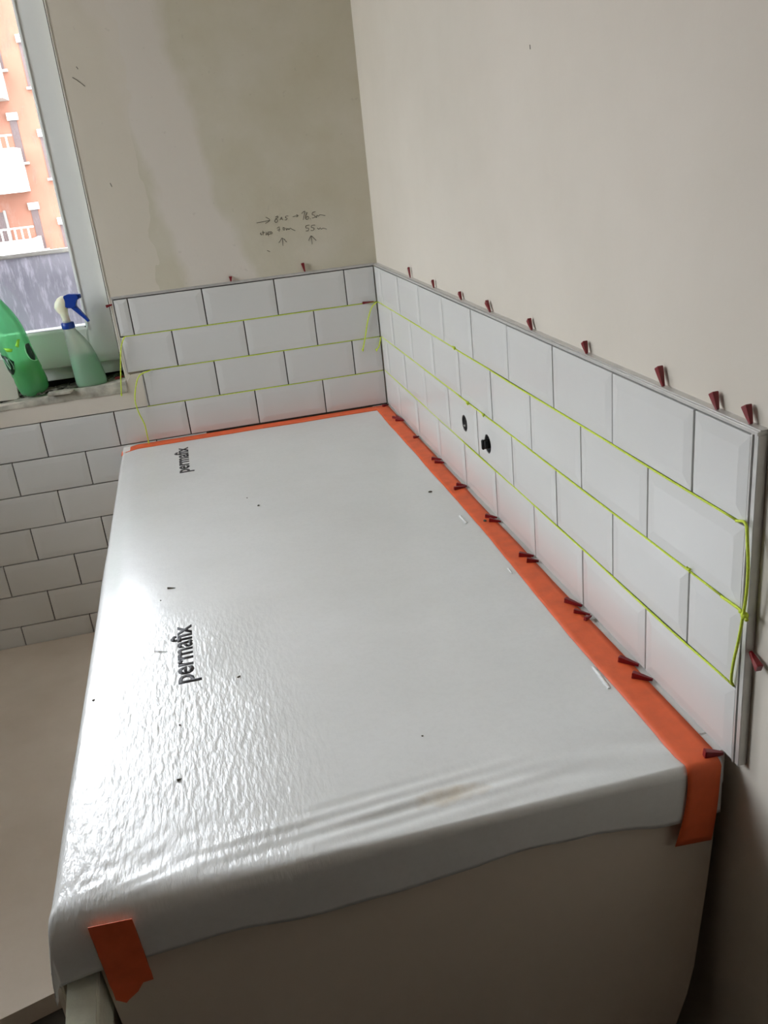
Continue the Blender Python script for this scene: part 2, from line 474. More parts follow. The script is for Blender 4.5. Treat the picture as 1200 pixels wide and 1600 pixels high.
# satin edging profile around the tiled strip
bm = bmesh.new(); zt = 4 * H + .0012
box(bm, -.0008, WX, -CL - .0125, 0, zt, zt + .0042, .0006)
box(bm, .002, WX, -CL - .0125, 0, zt + .0046, zt + .0060)
p = obj('edge_profile', bm, M['alu'], wall_right); p['label'] = 'satin grey metal top edging strip'
bm = bmesh.new()
box(bm, -.0008, WX, -CL - .0045, -CL - .0008, .0, zt, .0006); box(bm, .0006, WX, -CL - .0125, -CL - .0049, .0, zt, .0005)
p = obj('edge_profile', bm, M['alu'], wall_right); p['label'] = 'satin grey metal end edging strip'
bm = bmesh.new()
box(bm, -.738, 0, -.0008, WY, zt, zt + .0042, .0006); box(bm, -.738, 0, .002, WY, zt + .0046, zt + .0060)
obj('edge_profile', bm, M['alu'], wall_back)
bm = bmesh.new(); box(bm, -.7365, -.7335, -.001, WY, 2 * H - .004, zt, .0006)
obj('edge_profile', bm, M['alu'], wall_back)
bm = bmesh.new(); box(bm, -.6985, -.6955, -.0006, WY, H + .002, 2 * H - .004, .0006)
obj('edge_profile', bm, M['alu'], wall_back)
# vertical plaster bead strip between window and tiles
bm = bmesh.new()
box(bm, -.7435, -.7425, WY - .0012, WY + .002, .21, OZ1 - .01); 
obj('corner_bead', bm, M['pvc'], wall_back)
bm = bmesh.new(); box(bm, -.7470, -.7449, WY + .003, WY + .06, .21, OZ1 - .01)
obj('sealing_gap', bm, M['gasket'], wall_back)
bm = bmesh.new(); box(bm, -.7388, -.7384, WY - .0003, WY + .002, 4 * H + .01, OZ1 - .01)
obj('bead_groove', bm, M['pencil'], wall_back)

# ragged plaster patch under the sill, from the tiles to the left
bm = bmesh.new(); n = 50
top, bot = [], []
for i in range(n + 1):
    x = OX0 + (-.699 - OX0) * i / n
    zb = H + .0015 + .001 * noise.noise((x * 25, 0, 0)); ztp = .168 + .0006 * 0
    if x > -.745: ztp = .2
    top.append((x, ztp)); bot.append((x, zb))
for (xa, za), (xb, zb_), (xc, zc), (xd, zd) in zip(bot, bot[1:], top[1:], top):
    f0 = .001 + .0015 * noise.noise((xa * 18, 1, 0)); f1 = .001 + .0015 * noise.noise((xb * 18, 1, 0))
    a = bm.verts.new((xa, f0, za)); b = bm.verts.new((xb, f1, zb_)); c = bm.verts.new((xc, f1, zc)); d = bm.verts.new((xd, f0, zd))
    bm.faces.new((a, b, c, d))
    e = bm.verts.new((xc, WY + .002, zc)); g = bm.verts.new((xd, WY + .002, zd)); bm.faces.new((d, c, e, g))
    e = bm.verts.new((xb, WY + .002, zb_)); g = bm.verts.new((xa, WY + .002, za)); bm.faces.new((a, b, e, g))
bmesh.ops.remove_doubles(bm, verts=bm.verts, dist=1e-5)
obj('plaster_patch', bm, M['plaster'], wall_back)

# rough sill bed
def sill_z(x, y):
    base = .165 + (x + 1.1) * .055
    lip = .0025 * noise.noise((x * 20, y * 20, 3))
    back = -.012 * max(0, min(1, (y - .045) / .03)) + .006 * noise.noise((x * 45, y * 45, 0)) * max(0, min(1, (y - .03) / .03))
    return base + lip + back
bm = bmesh.new(); nx, ny = 120, 22; g = []
for i in range(nx + 1):
    col = []
    for j in range(ny + 1):
        x = OX0 + (OX1 - OX0) * i / nx; y = -.001 + .195 * j / ny
        col.append(bm.verts.new((x, y + (.0015 * noise.noise((x * 22, 5, 0)) if j == 0 else 0), sill_z(x, y) - (.003 if j == 0 else 0))))
    g.append(col)
for i in range(nx):
    for j in range(ny): bm.faces.new((g[i][j], g[i + 1][j], g[i + 1][j + 1], g[i][j + 1]))
fr = [bm.verts.new((v[0].co.x, v[0].co.y, .151)) for v in g]
for i in range(nx): bm.faces.new((fr[i], fr[i + 1], g[i + 1][0], g[i][0]))
sill = tag(obj('windowsill', bm, M['mortar'], smooth=True), kind='structure')

# window -----------------------------------------------------------------------
win = empty('window_1', (-1.25, .10, .24)); tag(win, kind='structure')
def wpart(name, bm, mat, par=None, sm=False):
    o = obj(name, bm, mat, par or win, sm)
    o.matrix_parent_inverse = (par or win).matrix_world.inverted() if par else Matrix.Translation(-Vector((-1.25, .10, .24)))
    return o
FY = .100
def frame_rect(bm, x0, x1, z0, z1, wd, y0, y1, bev=.003):
    box(bm, x1 - wd, x1, y0, y1, z0, z1, bev); box(bm, x0, x0 + wd, y0, y1, z0, z1, bev)
    box(bm, x0 + wd, x1 - wd, y0, y1, z0, z0 + wd * 1.05, bev); box(bm, x0 + wd, x1 - wd, y0, y1, z1 - wd, z1, bev)
bm = bmesh.new(); frame_rect(bm, -2.09, -.728, .228, 1.79, -.728 + .829, FY, FY + .07, .004)
wpart('sash', bm, M['pvc'])
bm = bmesh.new(); frame_rect(bm, -2.0, -.820, .322, 1.705, .007, FY - .003, FY + .045, .002)
wpart('glazing_bead', bm, M['pvc'])
bm = bmesh.new(); frame_rect(bm, -1.994, -.826, .330, 1.699, .002, FY + .014, FY + .03, 0)
wpart('gasket', bm, M['gasket'])
bm = bmesh.new(); box(bm, -2.09, -.72, FY + .022, FY + .09, .190, .227, .003)
box(bm, -2.09, -.72, FY + .07, FY + .14, .235, .29)
wpart('outer_frame', bm, M['pvc'])
bm = bmesh.new(); box(bm, -1.995, -.825, FY + .02, FY + .024, .328, 1.70)
wpart('pane', bm, M['glass'])
bm = bmesh.new(); box(bm, -2.09, -.72, FY + .085, FY + .10, .15, .195)
wpart('backing_strip', bm, M['gasket'])

w2 = empty('added_side_window', (XL - .1, -.875, .97)); tag(w2, kind='structure')  # unseen window added to bring light in from the left
def w2part(name, bm, mat):
    o = obj(name, bm, mat, w2); o.matrix_parent_inverse = Matrix.Translation(-Vector((XL - .1, -.875, .97))); return o
bm = bmesh.new(); wx0, wx1 = XL - .14, XL - .075
box(bm, wx0, wx1, SY0 - .02, SY0 + .06, SZ0 - .02, SZ1 + .02, .003); box(bm, wx0, wx1, SY1 - .06, SY1 + .02, SZ0 - .02, SZ1 + .02, .003)
box(bm, wx0, wx1, SY0 + .06, SY1 - .06, SZ0 - .02, SZ0 + .06, .003); box(bm, wx0, wx1, SY0 + .06, SY1 - .06, SZ1 - .06, SZ1 + .02, .003)
w2part('sash', bm, M['pvc'])
bm = bmesh.new(); box(bm, XL - .112, XL - .108, SY0 + .055, SY1 - .055, SZ0 + .055, SZ1 - .055)
w2part('pane', bm, M['glass'])

# outside: frosted guard panel in front of the window
gp = empty('guard_panel', (-1.25, .24, .2)); tag(gp, 'frosted lilac guard panel outside the window, below the orange building', 'panel')
bm = bmesh.new(); box(bm, -.90, .60, -.004, .004, -.12, .330)
obj('pane', bm, M['guard'], gp)
bm = bmesh.new(); box(bm, -.91, .61, -.009, .009, .330, .342, .002)
r_ = obj('rail', bm, M['balcony'], gp); r_['label'] = 'white top rail'

# street and building opposite ---------------------------------------------------
bm = bmesh.new(); box(bm, -60, 60, .9, 34, -9.3, -9.0)
tag(obj('street', bm, M['asphalt']), kind='structure')
FB = 30.0; fl = 2.70
def fp(x, y): return at(1, FB, x, y)
bld = empty('apartment_building', (-8, FB, -9))
tag(bld, 'sunlit orange apartment building with white balconies seen through the window', 'building')
def bpart(name, bm, mat, par=None):
    o = obj(name, bm, mat, par or bld)
    if not par: o.matrix_parent_inverse = Matrix.Translation((8, -FB, 9))
    return o
bm = bmesh.new(); box(bm, -40, 20, FB, FB + 8, -9, 8.3)
bpart('facade', bm, M['stucco'])
xn = fp(15, 188).x; zn = fp(22, 188).z; xr = fp(30, 70).x
for k in range(-3, 4):
    zt_ = zn + k * fl
    for xc, off in ((xn + .10, 0), (xr + .10, -.55), (xn + 3.4, 0), (xn - 5.6, 0)):
        bm = bmesh.new(); box(bm, xc - .11, xc + .11, FB - .03, FB, zt_ + off - 1.25, zt_ + off)
        wn = bpart('window', bm, M['shutter'])
        bm = bmesh.new(); box(bm, xc - .15, xc + .18, FB - .14, FB, zt_ + off, zt_ + off + .22)
        bpart('lintel', bm, M['balcony'])
        bm = bmesh.new(); box(bm, xc - .16, xc + .2, FB - .14, FB, zt_ + off - 1.32, zt_ + off - 1.25)
        bpart('ledge', bm, M['balcony'])
    # balconies left of the slit windows
    zb_ = fp(0, 235).z + k * fl
    xe = fp(33, 235).x
    bm = bmesh.new(); box(bm, xe - 4.2, xe, FB - 1.3, FB - 1.2, zb_ - 1.15, zb_, .01)
    box(bm, xe - .1, xe, FB - 1.2, FB, zb_ - 1.15, zb_); box(bm, xe - 4.2, xe, FB - 1.3, FB, zb_ - 1.3, zb_ - 1.15)
    bl = bpart('balcony', bm, M['balcony'])
    bm = bmesh.new()
    for i in range(20): box(bm, xe - 4.1 + i * .205, xe - 4.05 + i * .205, FB - 1.27, FB - 1.24, zb_, zb_ + .35)
    box(bm, xe - 4.2, xe, FB - 1.28, FB - 1.23, zb_ + .33, zb_ + .38)
    bpart('railing', bm, M['balcony'])
    bm = bmesh.new(); box(bm, xe - 2.9, xe - .95, FB - .04, FB, zb_ - 1.1, zb_ + .85)
    wn = bpart('balcony_door', bm, M['shutter'])
    bm = bmesh.new(); box(bm, xe - 1.0, xe - .92, FB - .06, FB, zb_ - 1.1, zb_ + .9); box(bm, xe - 1.98, xe - 1.9, FB - .06, FB, zb_ - 1.1, zb_ + .9)
    bpart('door_frame', bm, M['asphalt'])

nb = empty('apartment_building', (-31, 0, -9))  # unseen block added to cut shallow light through the side opening
tag(nb, 'plain grey building added to cut low side light, outside the picture', 'building')
bm = bmesh.new(); box(bm, -8, 0, -30, 24, 0, 13.0); o = obj('facade', bm, M['balcony'], nb)
for y in range(-27, 22, 6):
    bm = bmesh.new(); box(bm, -.01, .06, y, y + 1.4, 9.6, 11.2); obj('window', bm, M['shutter'], nb)
# ================================================================== FLOOR BOARD
bm = bmesh.new()
P = [(XL + .01, .0), (-.815, .0), (-.815, -1.30), (-.966, -1.330), (-1.052, -1.356), (-1.3, -1.40), (XL + .01, -1.48)]
prism(bm, [Vector((x, y - .004, -.570)) for x, y in P], Vector((0, 0, -.039)))
bmesh.ops.bevel(bm, geom=[e for e in bm.edges], offset=.003, segments=2, affect='EDGES')
tag(obj('floor_board', bm, M['board']), 'large brown-grey protective board lying on the floor beside the tub', 'board')

# ================================================================== BATHTUB
TX, TY = -.795, -1.780      # outer left and front faces
tub = empty('bathtub', (-.4, -.9, ZF))
tag(tub, 'white bathtub hidden under the taped protective sheet in the corner', 'bathtub')
def tpart(name, bm, mat, label=None, sm=False):
    o = obj(name, bm, mat, tub, sm); o.matrix_parent_inverse = Matrix.Translation((.4, .9, -ZF))
    if label: o['label'] = label
    return o
bm = bmesh.new(); box(bm, TX + .016, -.0030, TY + .045, -.0050, -.055, -.0125, .006)
box(bm, -.0475, .0080, TY + .008, TY + .046, -.055, -.0040, .002); box(bm, -.0475, .0080, TY + .0462, .0060, -.012, -.0040, .001); box(bm, -.79, -.0480, -.045, .0060, -.012, -.0062, .001)
tpart('rim', bm, M['rim'])
# front panel, its lower right corner running in
bm = bmesh.new()
edge = [(-.003, -.055), (-.006, -.13), (-.012, -.21), (-.025, -.35), (-.034, -.40), (-.048, -.45), (-.075, -.50), (-.11, -.545), (-.16, -.58), (-.22, ZF)]
poly = [(-.757, -.055)] + edge + [(-.735, ZF), (-.742, -.30)]
prism(bm, [Vector((x, TY + .004, z)) for x, z in poly], Vector((0, .018, 0)))
tpart('end_panel', bm, M['tub'], 'smooth white end panel')
bm = bmesh.new(); box(bm, TX - .010, TX - .002, TY + .002, -.02, ZF, -.075, .002)
tpart('side_panel', bm, M['tub'], 'white long side panel')
for y in (-1.70, -.9, -.1):
    bm = bmesh.new(); box(bm, -.74, -.05, y, y + .04, ZF, -.056)
    tpart('support_bar', bm, M['foam'])

fb = bmesh.new()
prism(fb, [Vector(p) for p in [(-.792, -1.745, -.086), (-.793, -1.835, -.112), (-.790, -1.850, -.165), (-.790, -1.70, -.165), (-.790, -1.70, -.086)]], Vector((.034, 0, 0)))
bmesh.ops.bevel(fb, geom=list(fb.edges), offset=.003, segments=2, affect='EDGES')
for v in fb.verts: v.co += Vector((noise.noise(v.co * 40), 0, noise.noise(v.co * 31))) * .002
fb2 = fb; tag(obj('foam_block', fb2, M['foam']), 'pale foam block wedged under the tub corner by the orange tape', 'foam block')
tub_feet = bmesh.new(); box(tub_feet, -.79, -.76, -1.77, -1.70, ZF, -.168, .003)
tpart('corner_foot', tub_feet, M['tub'])

# ================================================================== SHEET
def rad(x):
    t = max(0, min(1, (x + .78) / .42))
    return .034 * (1 - t) ** 1.3 + .008
L = 1.788
def hem(x):
    return .047 + .010 * noise.noise((x * 9, 2, 0)) + .012 * math.exp(-((x + .45) / .16) ** 2) + .018 * max(0, min(1, (x + .17) / .08))
def drape(a, b):
    """a: distance from the long wall, b: distance from the window wall, both along the sheet"""
    WA = .794; ra = .010; r = rad(-min(a, WA))
    da = max(0, a - (WA - ra)); db = max(0, b - (L - r))
    # x
    if da <= 0: x = -a; za = 0
    elif da < ra * PI / 2: th = da / ra; x = -(WA - ra) - ra * math.sin(th); za = -ra * (1 - math.cos(th))
    else: x = -WA - .002 * math.sin(b * 9); za = -ra - (da - ra * PI / 2)
    if db <= 0: y = -b; zb = 0
    elif db < r * PI / 2: th = db / r; y = -(L - r) - r * math.sin(th); zb = -r * (1 - math.cos(th))
    else: y = -L; zb = -r - (db - r * PI / 2)
    z = -math.hypot(za, zb) if (da > 0 and db > 0) else za + zb
    k = min(da, db)
    if k > 0: x -= .14 * k; y -= .06 * k
    top = 1 if da <= 0 and db <= 0 else 0
    fade = 1 if top else max(0, 1 - (da + db) / .02)
    # the rim falls slightly to the outside of the tub
    z -= max(0, (-x - .750)) * .18
    # ripples: long swell by the front edge, fan of creases at the loose corner
    fr_ = math.exp(-((b - 1.735) / .035) ** 2)
    z += fade * fr_ * (.0022 * noise.noise((x * 11, b * 30, 0)) + .0012 * math.sin(b * 300 + x * 22) * max(0, 1 - abs(x + .42) / .26))
    cx, cy = x + .79, -b + 1.78
    rr = math.hypot(cx, -cy * 1.0); ang = math.atan2(-cy + 1e-6, cx + 1e-6)
    z += fade * .0011 * math.exp(-(rr / .13) ** 2) * math.sin(ang * 29 + 3 * noise.noise((ang * 3, rr * 14, 0)))
    # diagonal pull lines
    u = (x + .70) * .8 + (y + 1.25) * .5
    z += fade * .0012 * math.exp(-(((x + .62) * .55 - (y + 1.30) * .25) / .03) ** 2) * math.exp(-((y + 1.25) / .25) ** 2)
    u2 = (x + .30) * .9 + (y + 1.62) * .25
    z += fade * .0008 * noise.noise((x * 6, y * 6, 4))
    return Vector((x, y, z - .0035))
bm = bmesh.new()
As = [.006 + (.757 - .006) * i / 60 for i in range(60)] + [.757 + .05 * i / 14 for i in range(15)] + [.812 + .048 * i / 8 for i in range(1, 9)]
Bs = [.006 + 1.58 * i / 90 for i in range(90)] + [1.586 + .20 * i / 54 for i in range(54)]
g = []
for a in As:
    x = -min(a, .797); hl = hem(x)
    if a > .80: hl = .042 + .006 * noise.noise((a * 60, 0, 0))
    bb = Bs + [1.786 + (hl + .012) * i / 12 for i in range(1, 13)]
    g.append([bm.verts.new(drape(a, b)) for b in bb])
for c0, c1 in zip(g, g[1:]):
    for j in range(len(c0) - 1): bm.faces.new((c0[j], c0[j + 1], c1[j + 1], c1[j]))
bmesh.ops.recalc_face_normals(bm, faces=bm.faces)
sheet = obj('protective_sheet', bm, M['foil'], smooth=True)
if sum(p.normal.z * p.area for p in sheet.data.polygons) < 0: sheet.data.flip_normals()
so = sheet.modifiers.new('thick', 'SOLIDIFY'); so.thickness = .0009; so.offset = -1
tag(sheet, 'white crinkled protective sheet stretched over the bathtub and taped down', 'protective sheet')

# loose second edge of the film along the window side: a folded strip
# print: two words reading away from the camera
def word(cx0, cx1, y0, y1, z):
    cu = bpy.data.curves.new('printed_word', 'FONT'); cu.body = 'permafix'; cu.size = 1.0; cu.offset = .027
    cu.resolution_u = 3; cu.extrude = 0.0
    o = bpy.data.objects.new('tmp_text', cu); COL.objects.link(o)
    dg = bpy.context.evaluated_depsgraph_get(); dg.update()
    me = bpy.data.meshes.new_from_object(o.evaluated_get(dg)); COL.objects.unlink(o); bpy.data.objects.remove(o)
    xs = [v.co.x for v in me.vertices]
    x0, x1 = min(xs), max(xs); xh = .52
    for v in me.vertices:
        t = (v.co.x - x0) / (x1 - x0); u = v.co.y / xh     # u: 0 baseline, 1 x-height
        v.co = Vector((cx1 + (cx0 - cx1) * u, y0 + (y1 - y0) * t, 0)); v.co.z = drape(-v.co.x, -v.co.y).z + .0003
    me.materials.append(M['ink'])
    w_ = link('printed_word', me, sheet); w_['label'] = 'black printed word permafix'
    bm = bmesh.new(); bm.from_mesh(me)
    bmesh.ops.recalc_face_normals(bm, faces=bm.faces); 
    r = bmesh.ops.extrude_face_region(bm, geom=list(bm.faces))
    for v in r['geom']:
        if isinstance(v, bmesh.types.BMVert): v.co.z -= .0003
    bm.to_mesh(me); bm.free()
    return w_
zw = -.0030
word(at(2, zw, 275, 1030).x + .001, at(2, zw, 301, 1030).x, at(2, zw, 290, 1068).y, at(2, zw, 290, 977).y, zw)
word(at(2, zw, 278.5, 718).x, at(2, zw, 294.5, 718).x, at(2, zw, 287, 738.5).y, at(2, zw, 287, 699).y, zw)

# ================================================================== ORANGE TAPE
def strip(name, cols, th, label, grp=None):
    """cols: list of (left point, right point) along the tape"""
    bm = bmesh.new(); n = 5
    g = [[bm.verts.new(Vector(a).lerp(Vector(b), k / n)) for k in range(n + 1)] for a, b in cols]
    for c0, c1 in zip(g, g[1:]):
        for j in range(n): bm.faces.new((c0[j], c0[j + 1], c1[j + 1], c1[j]))
    bmesh.ops.recalc_face_normals(bm, faces=bm.faces)
    o = obj(name, bm, M['orange'], smooth=True, normals=False)
    s = o.modifiers.new('thick', 'SOLIDIFY'); s.thickness = .0005; s.offset = 0
    return tag(o, label, 'tape', grp)
cols = []
zt_ = -.0026
for i in range(70):
    b = .010 + 1.755 * i / 69
    wob = .0018 * noise.noise((b * 7, 0, 0)) + .0008 * noise.noise((b * 30, 4, 0))
    out = -.046 - .010 * max(0, min(1, (b - 1.0) / .45)) + wob
    inn = -.0040 - .003 * max(0, min(1, (b - .45) / .5)) + .0015 * noise.noise((b * 5, 9, 0))
    zz = zt_ + .0006 * noise.noise((b * 12, 0, 7))
    cols.append(((out, -b, drape(-out, b).z + .0010), (inn, -b, zz + .0006)))
r = rad(-.05)
for th in (.25, .6, .95, 1.3, 1.5708):
    y = -(L - r) - r * math.sin(th); z = -r * (1 - math.cos(th))
    cols.append(((-.0535, y - .0012 * math.sin(th), z - .0025 + .001 * math.cos(th)), (-.0105 + .001 * th, y - .0012 * math.sin(th), z - .0025 + .001 * math.cos(th))))
pl = at(1, -L - .0016, 1054, 1322); pr = at(1, -L - .0016, 1111, 1311)
pl0 = Vector((-.0535, -L - .0016, -.0145)); pr0 = Vector((-.0105, -L - .0016, -.0145))
for i in range(1, 11):
    t = i / 10
    a = pl0.lerp(pl, t); b = pr0.lerp(pr, t); a.x += .004 * math.sin(t * PI); b.x += .0018 * math.sin(t * PI)
    a.y -= .0012; b.y -= .0012
    cols.append((a, b))
strip('tape_strip', cols, 0, 'long orange tape strip along the long wall, folded over the front edge', 'orange tape strips')
cols = []
for i in range(50):
    x = -.7965 + (.7965 - .003) * i / 49
    w0 = -.049 + .0015 * noise.noise((x * 9, 3, 0))
    cols.append(((x, w0, drape(-x, .03).z + .0008), (x, -.0045, drape(-x, .01).z + .0008)))
strip('tape_strip', cols, 0, 'straight orange tape strip along the foot of the window wall tiles', 'orange tape strips')
yp = -L - .0022
TL = at(1, yp, 137, 1450); TR = at(1, yp, 206, 1436); BL = at(1, yp, 181, 1563); BR = at(1, yp, 240, 1530)
bm = bmesh.new()
pts = []
for k in range(9): pts.append(TL.lerp(TR, k / 8) + Vector((0, 0, 0)))
for k in range(1, 9): pts.append(TR.lerp(BR, k / 8) + Vector((.0004 * math.sin(k * 2), 0, 0)))
for q in ((224, 1535), (216, 1549), (203, 1561), (198, 1567), (190, 1565)): pts.append(at(1, yp, *q))
for k in range(8): pts.append(BL.lerp(TL, k / 8) + Vector((.0005 * math.sin(k * 2.4), 0, 0)))
prism(bm, pts, Vector((0, .0008, 0)))
bmesh.ops.triangulate(bm, faces=bm.faces)
tag(obj('tape_strip', bm, M['orange']), 'short torn orange tape piece holding the sheet at its loose front corner', 'tape', 'orange tape strips')

# ================================================================== RED WEDGES
def wedge_mesh():
    bm = bmesh.new()
    # along +Z from the thin tip (0) to the blunt end (1); scaled per copy
    def ring(z, hx, hy): return [(-hx, -hy, z), (hx, -hy, z), (hx, hy, z), (-hx, hy, z)]
    rings(bm, [ring(0, .0016, .0018), ring(.45, .0026, .0032), ring(.93, .0036, .0048), ring(1, .0032, .0043)])
    bmesh.ops.bevel(bm, geom=[e for e in bm.edges if abs(e.verts[0].co.z - e.verts[1].co.z) > .1], offset=.0005, segments=1, affect='EDGES')
    bmesh.ops.recalc_face_normals(bm, faces=bm.faces)
    me = bpy.data.meshes.new('tile_wedge'); bm.to_mesh(me); bm.free(); me.materials.append(M['wedge']); return me
WM = wedge_mesh()
def wedge(tip, end, label, grp, s=1.0):
    tip, end = Vector(tip), Vector(end); d = end - tip
    o = link('tile_wedge', WM)
    q = d.to_track_quat('Z', 'Y'); o.matrix_world = Matrix.Translation(tip) @ q.to_matrix().to_4x4() @ Matrix.Diagonal((s, s, d.length, 1))
    return tag(o, label, 'wedge', grp)
G1 = 'red wedges on the top edging of the long wall'
tops = [((641, 434), (638, 418), 'nearest the room corner'), ((678, 450), (675.5, 438), 'second from the room corner, small'),
        ((721, 470), (717.5, 457), 'third from the room corner'), ((766, 489), (760, 471), 'fourth from the room corner'),
        ((831, 517), (826, 499), 'fifth from either end'),
        ((917, 553), (912.5, 534), 'fourth from the free end'), ((1036.5, 605), (1029, 573), 'third from the free end, the tallest'),
        ((1121, 641), (1114.5, 613), 'second from the free end'), ((1173.5, 663), (1166, 633), 'standing at the free end of the edging')]
ztop = zt + .0064
for i, (b, t, nm) in enumerate(tops):
    k = min(1, .75 + i * .04)
    tip = at(0, .0055, *b); end = at(0, .0055, *t)
    dz = ztop - tip.z; tip.z += dz * (1 if dz > 0 else .8); end.z = max(end.z, tip.z + .012)
    wedge(tip, end, 'dark red wedge on the long wall edging, ' + nm, G1, k)
G2 = 'red wedges on the top edging of the window wall'
for b, t, nm in (((361, 441), (360, 432), 'short red wedge on the window wall edging, the one nearer the window'),
                 ((476.5, 425), (472.5, 411), 'red wedge on the window wall edging, below the pencil note')):
    tip = at(1, .005, *b); end = at(1, .005, *t); dz = max(0, ztop - tip.z); tip.z += dz; end.z = max(end.z, tip.z + .012)
    wedge(tip, end, nm, G2, .9)
G3 = 'red wedges under the bottom course of the long wall'
low = [((607, 631.5), (598, 634), 'at the very corner of the two walls', .8),
       ((630, 652), (616, 648), 'back one of the trio near the corner', .7), ((629.5, 652.7), (613.5, 651.5), 'middle one of the trio near the corner', .7),
       ((631, 654.5), (618, 656), 'front one of the trio near the corner', .7), ((654.7, 679.3), (646, 683), 'single small one before the first pair', .7),
       ((689.3, 714.7), (674.7, 716), 'farther one of the first pair', .8), ((694, 719.5), (679.3, 721), 'nearer one of the first pair', .8),
       ((728.8, 756.3), (713.4, 756.5), 'farther one of the second pair', .8), ((729.7, 762), (709.6, 763), 'nearer and longer one of the second pair', .8),
       ((776.7, 807), (758.5, 805.6), 'farther one of pair below water outlets', .85), ((782.4, 812.5), (764.6, 812), 'nearer one of pair below water outlets', .85),
       ((834, 865.5), (811, 865.8), 'farther one of the pair with thick ends', .95), ((841.8, 874.2), (823, 875), 'nearer one of the pair with thick ends', .95),
       ((909, 943), (883, 937), 'upper one of the splayed group', .95), ((922, 958.5), (897, 954), 'slim middle one of the splayed group', .7),
       ((924, 960), (914, 967), 'short stub of the splayed group', .7),
       ((998, 1035), (967, 1029), 'farther one of the last pair', 1.05), ((1020, 1059), (988, 1054), 'nearer one of the last pair', 1.05),
       ((1130, 1173), (1100, 1178), 'at the free end above folded tape', 1.15)]
for tp, en, nm, s in low:
    tip = at(0, -.0015, *tp); tip.z = 0.0
    end = at(2, .0022, *en)
    if (end - tip).length > .06: end = tip + (end - tip).normalized() * .045
    if (end - tip).length < .016: end = tip + (end - tip).normalized() * .018
    wedge(tip, end, 'red wedge under the long wall tiles, ' + nm, G3, s)
wedge(at(1, -.0035, 584, 471), at(1, -.0075, 566.5, 473.5), 'red wedge pushed sideways into the tile joint at the room corner', 'stray red wedges', .7)
wedge(at(1, .004, 176.5, 475.5), at(1, .002, 165.5, 479), 'red wedge sticking out sideways beside the window frame', 'stray red wedges', .8)
wedge((.006, -1.809, .157), (.0035, -1.830, .148), 'red wedge behind the free end edging, low by the yellow cord', 'stray red wedges', 1.0)
a_ = at(2, .192, 193, 598.5); b_ = at(2, .192, 180, 602)
wedge((-.752, .050, sill_z(-.752, .05) + .0045), (-.775, .046, sill_z(-.775, .046) + .0045), 'red wedge lying on the windowsill end', 'stray red wedges', .8)

# ================================================================== YELLOW CORDS
def cord(paths, label, knots=()):
    bm = bmesh.new()
    for p, sm in paths: tube(bm, smooth_path(p, 5) if sm else p, .0017 if sm else .0014, 6)
    for k, s in knots:
        bmesh.ops.create_icosphere(bm, subdivisions=2, radius=s, matrix=Matrix.Translation(k))
        tube(bm, smooth_path([Vector(k) + Vector((-.001, -s * 1.3, -.003)), Vector(k), Vector(k) + Vector((-.002, s * 1.5, .003))], 4), s * .5, 6)
    return tag(obj('string', bm, M['cord'], smooth=True), label, 'string', 'yellow strings in the tile joints')
def joint_path(wall, z, d0, d1, ph):
    out = []; n = 60
    for i in range(n + 1):
        d = d0 + (d1 - d0) * i / n
        off = (.0004 if wall == 'R' else .0022) + (.0012 if wall == 'R' and d < .75 else 0) + .0022 * noise.noise((d * 4, z * 10, ph)); dz = -.0004 + .0009 * noise.noise((d * 7, ph, 0))
        out.append((off, -d, z + dz) if wall == 'R' else (-d, off, z + dz))
    return out
R3, R2, R1 = 3 * H, 2 * H, H
k3 = at(0, -.004, 1163.5, 962)
loop = [(-.001, -1.78, R3), at(0, -.003, 1165, 818), at(0, -.006, 1168, 850), at(0, -.008, 1169, 890), at(0, -.007, 1166, 930), at(0, -.006, 1161, 962),
        at(0, -.006, 1154, 1000), at(0, -.005, 1146, 1035), at(0, -.004, 1142.5, 1062), at(0, -.002, 1145, 1070)]
tail3 = [(-.002, -.006, R3)] + [at(1, -.006, *q) for q in ((581, 480), (575, 500), (571, 525), (567, 547))]
cord([(joint_path('R', R3, .002, 1.78, 1), 0), (loop, 1), (tail3, 1)],
     'yellow string in the top joint of the long wall, looping down at the free end', [(at(0, -.003, 709.5, 543.5), .0032), (at(1, -.006, 567, 547), .0028)])
tail2 = [(-.002, -.006, R2)] + [at(1, -.006, *q) for q in ((594, 533), (592, 542), (588, 547))]
end2 = [(-.001, -1.76, R2), at(0, -.003, 1154, 951), k3]
cord([(joint_path('R', R2, .002, 1.76, 2), 0), (tail2, 1), (end2, 1)],
     'yellow string in the middle joint of the long wall, knotted at the edging',
     [(k3, .0045), (at(0, -.003, 730.5, 629.5), .0036), (at(0, -.003, 755, 648), .0030), (at(1, -.006, 588.5, 547), .0028), (at(0, -.003, 1077, 890), .0022)])
cord([(joint_path('R', R1, .002, 1.79, 3), 0)], 'yellow string in the lowest joint of the long wall')
tb3 = [(-.722, -.002, R3)] + [at(1, -.009, *q) for q in ((192, 532), (189, 545), (188.5, 570), (189, 600), (190, 617))]
cord([(joint_path('B', R3, .004, .722, 4), 0), (tb3, 1)], 'yellow string in the top joint of the window wall, tail hanging over the sill', [(at(1, -.009, 190, 617), .0026)])
tb2 = [(-.672, -.002, R2)] + [at(1, -.012, *q) for q in ((219, 586), (213, 600), (211, 625), (217, 645), (226, 663), (230, 680), (232.5, 692))]
cord([(joint_path('B', R2, .004, .672, 5), 0), (tb2, 1)], 'yellow string in the middle joint of the window wall, tail reaching the tub', [(at(1, -.012, 232.5, 691), .0026)])
cord([(joint_path('B', R1, .004, .700, 6), 0)], 'yellow string in the lowest joint of the window wall')

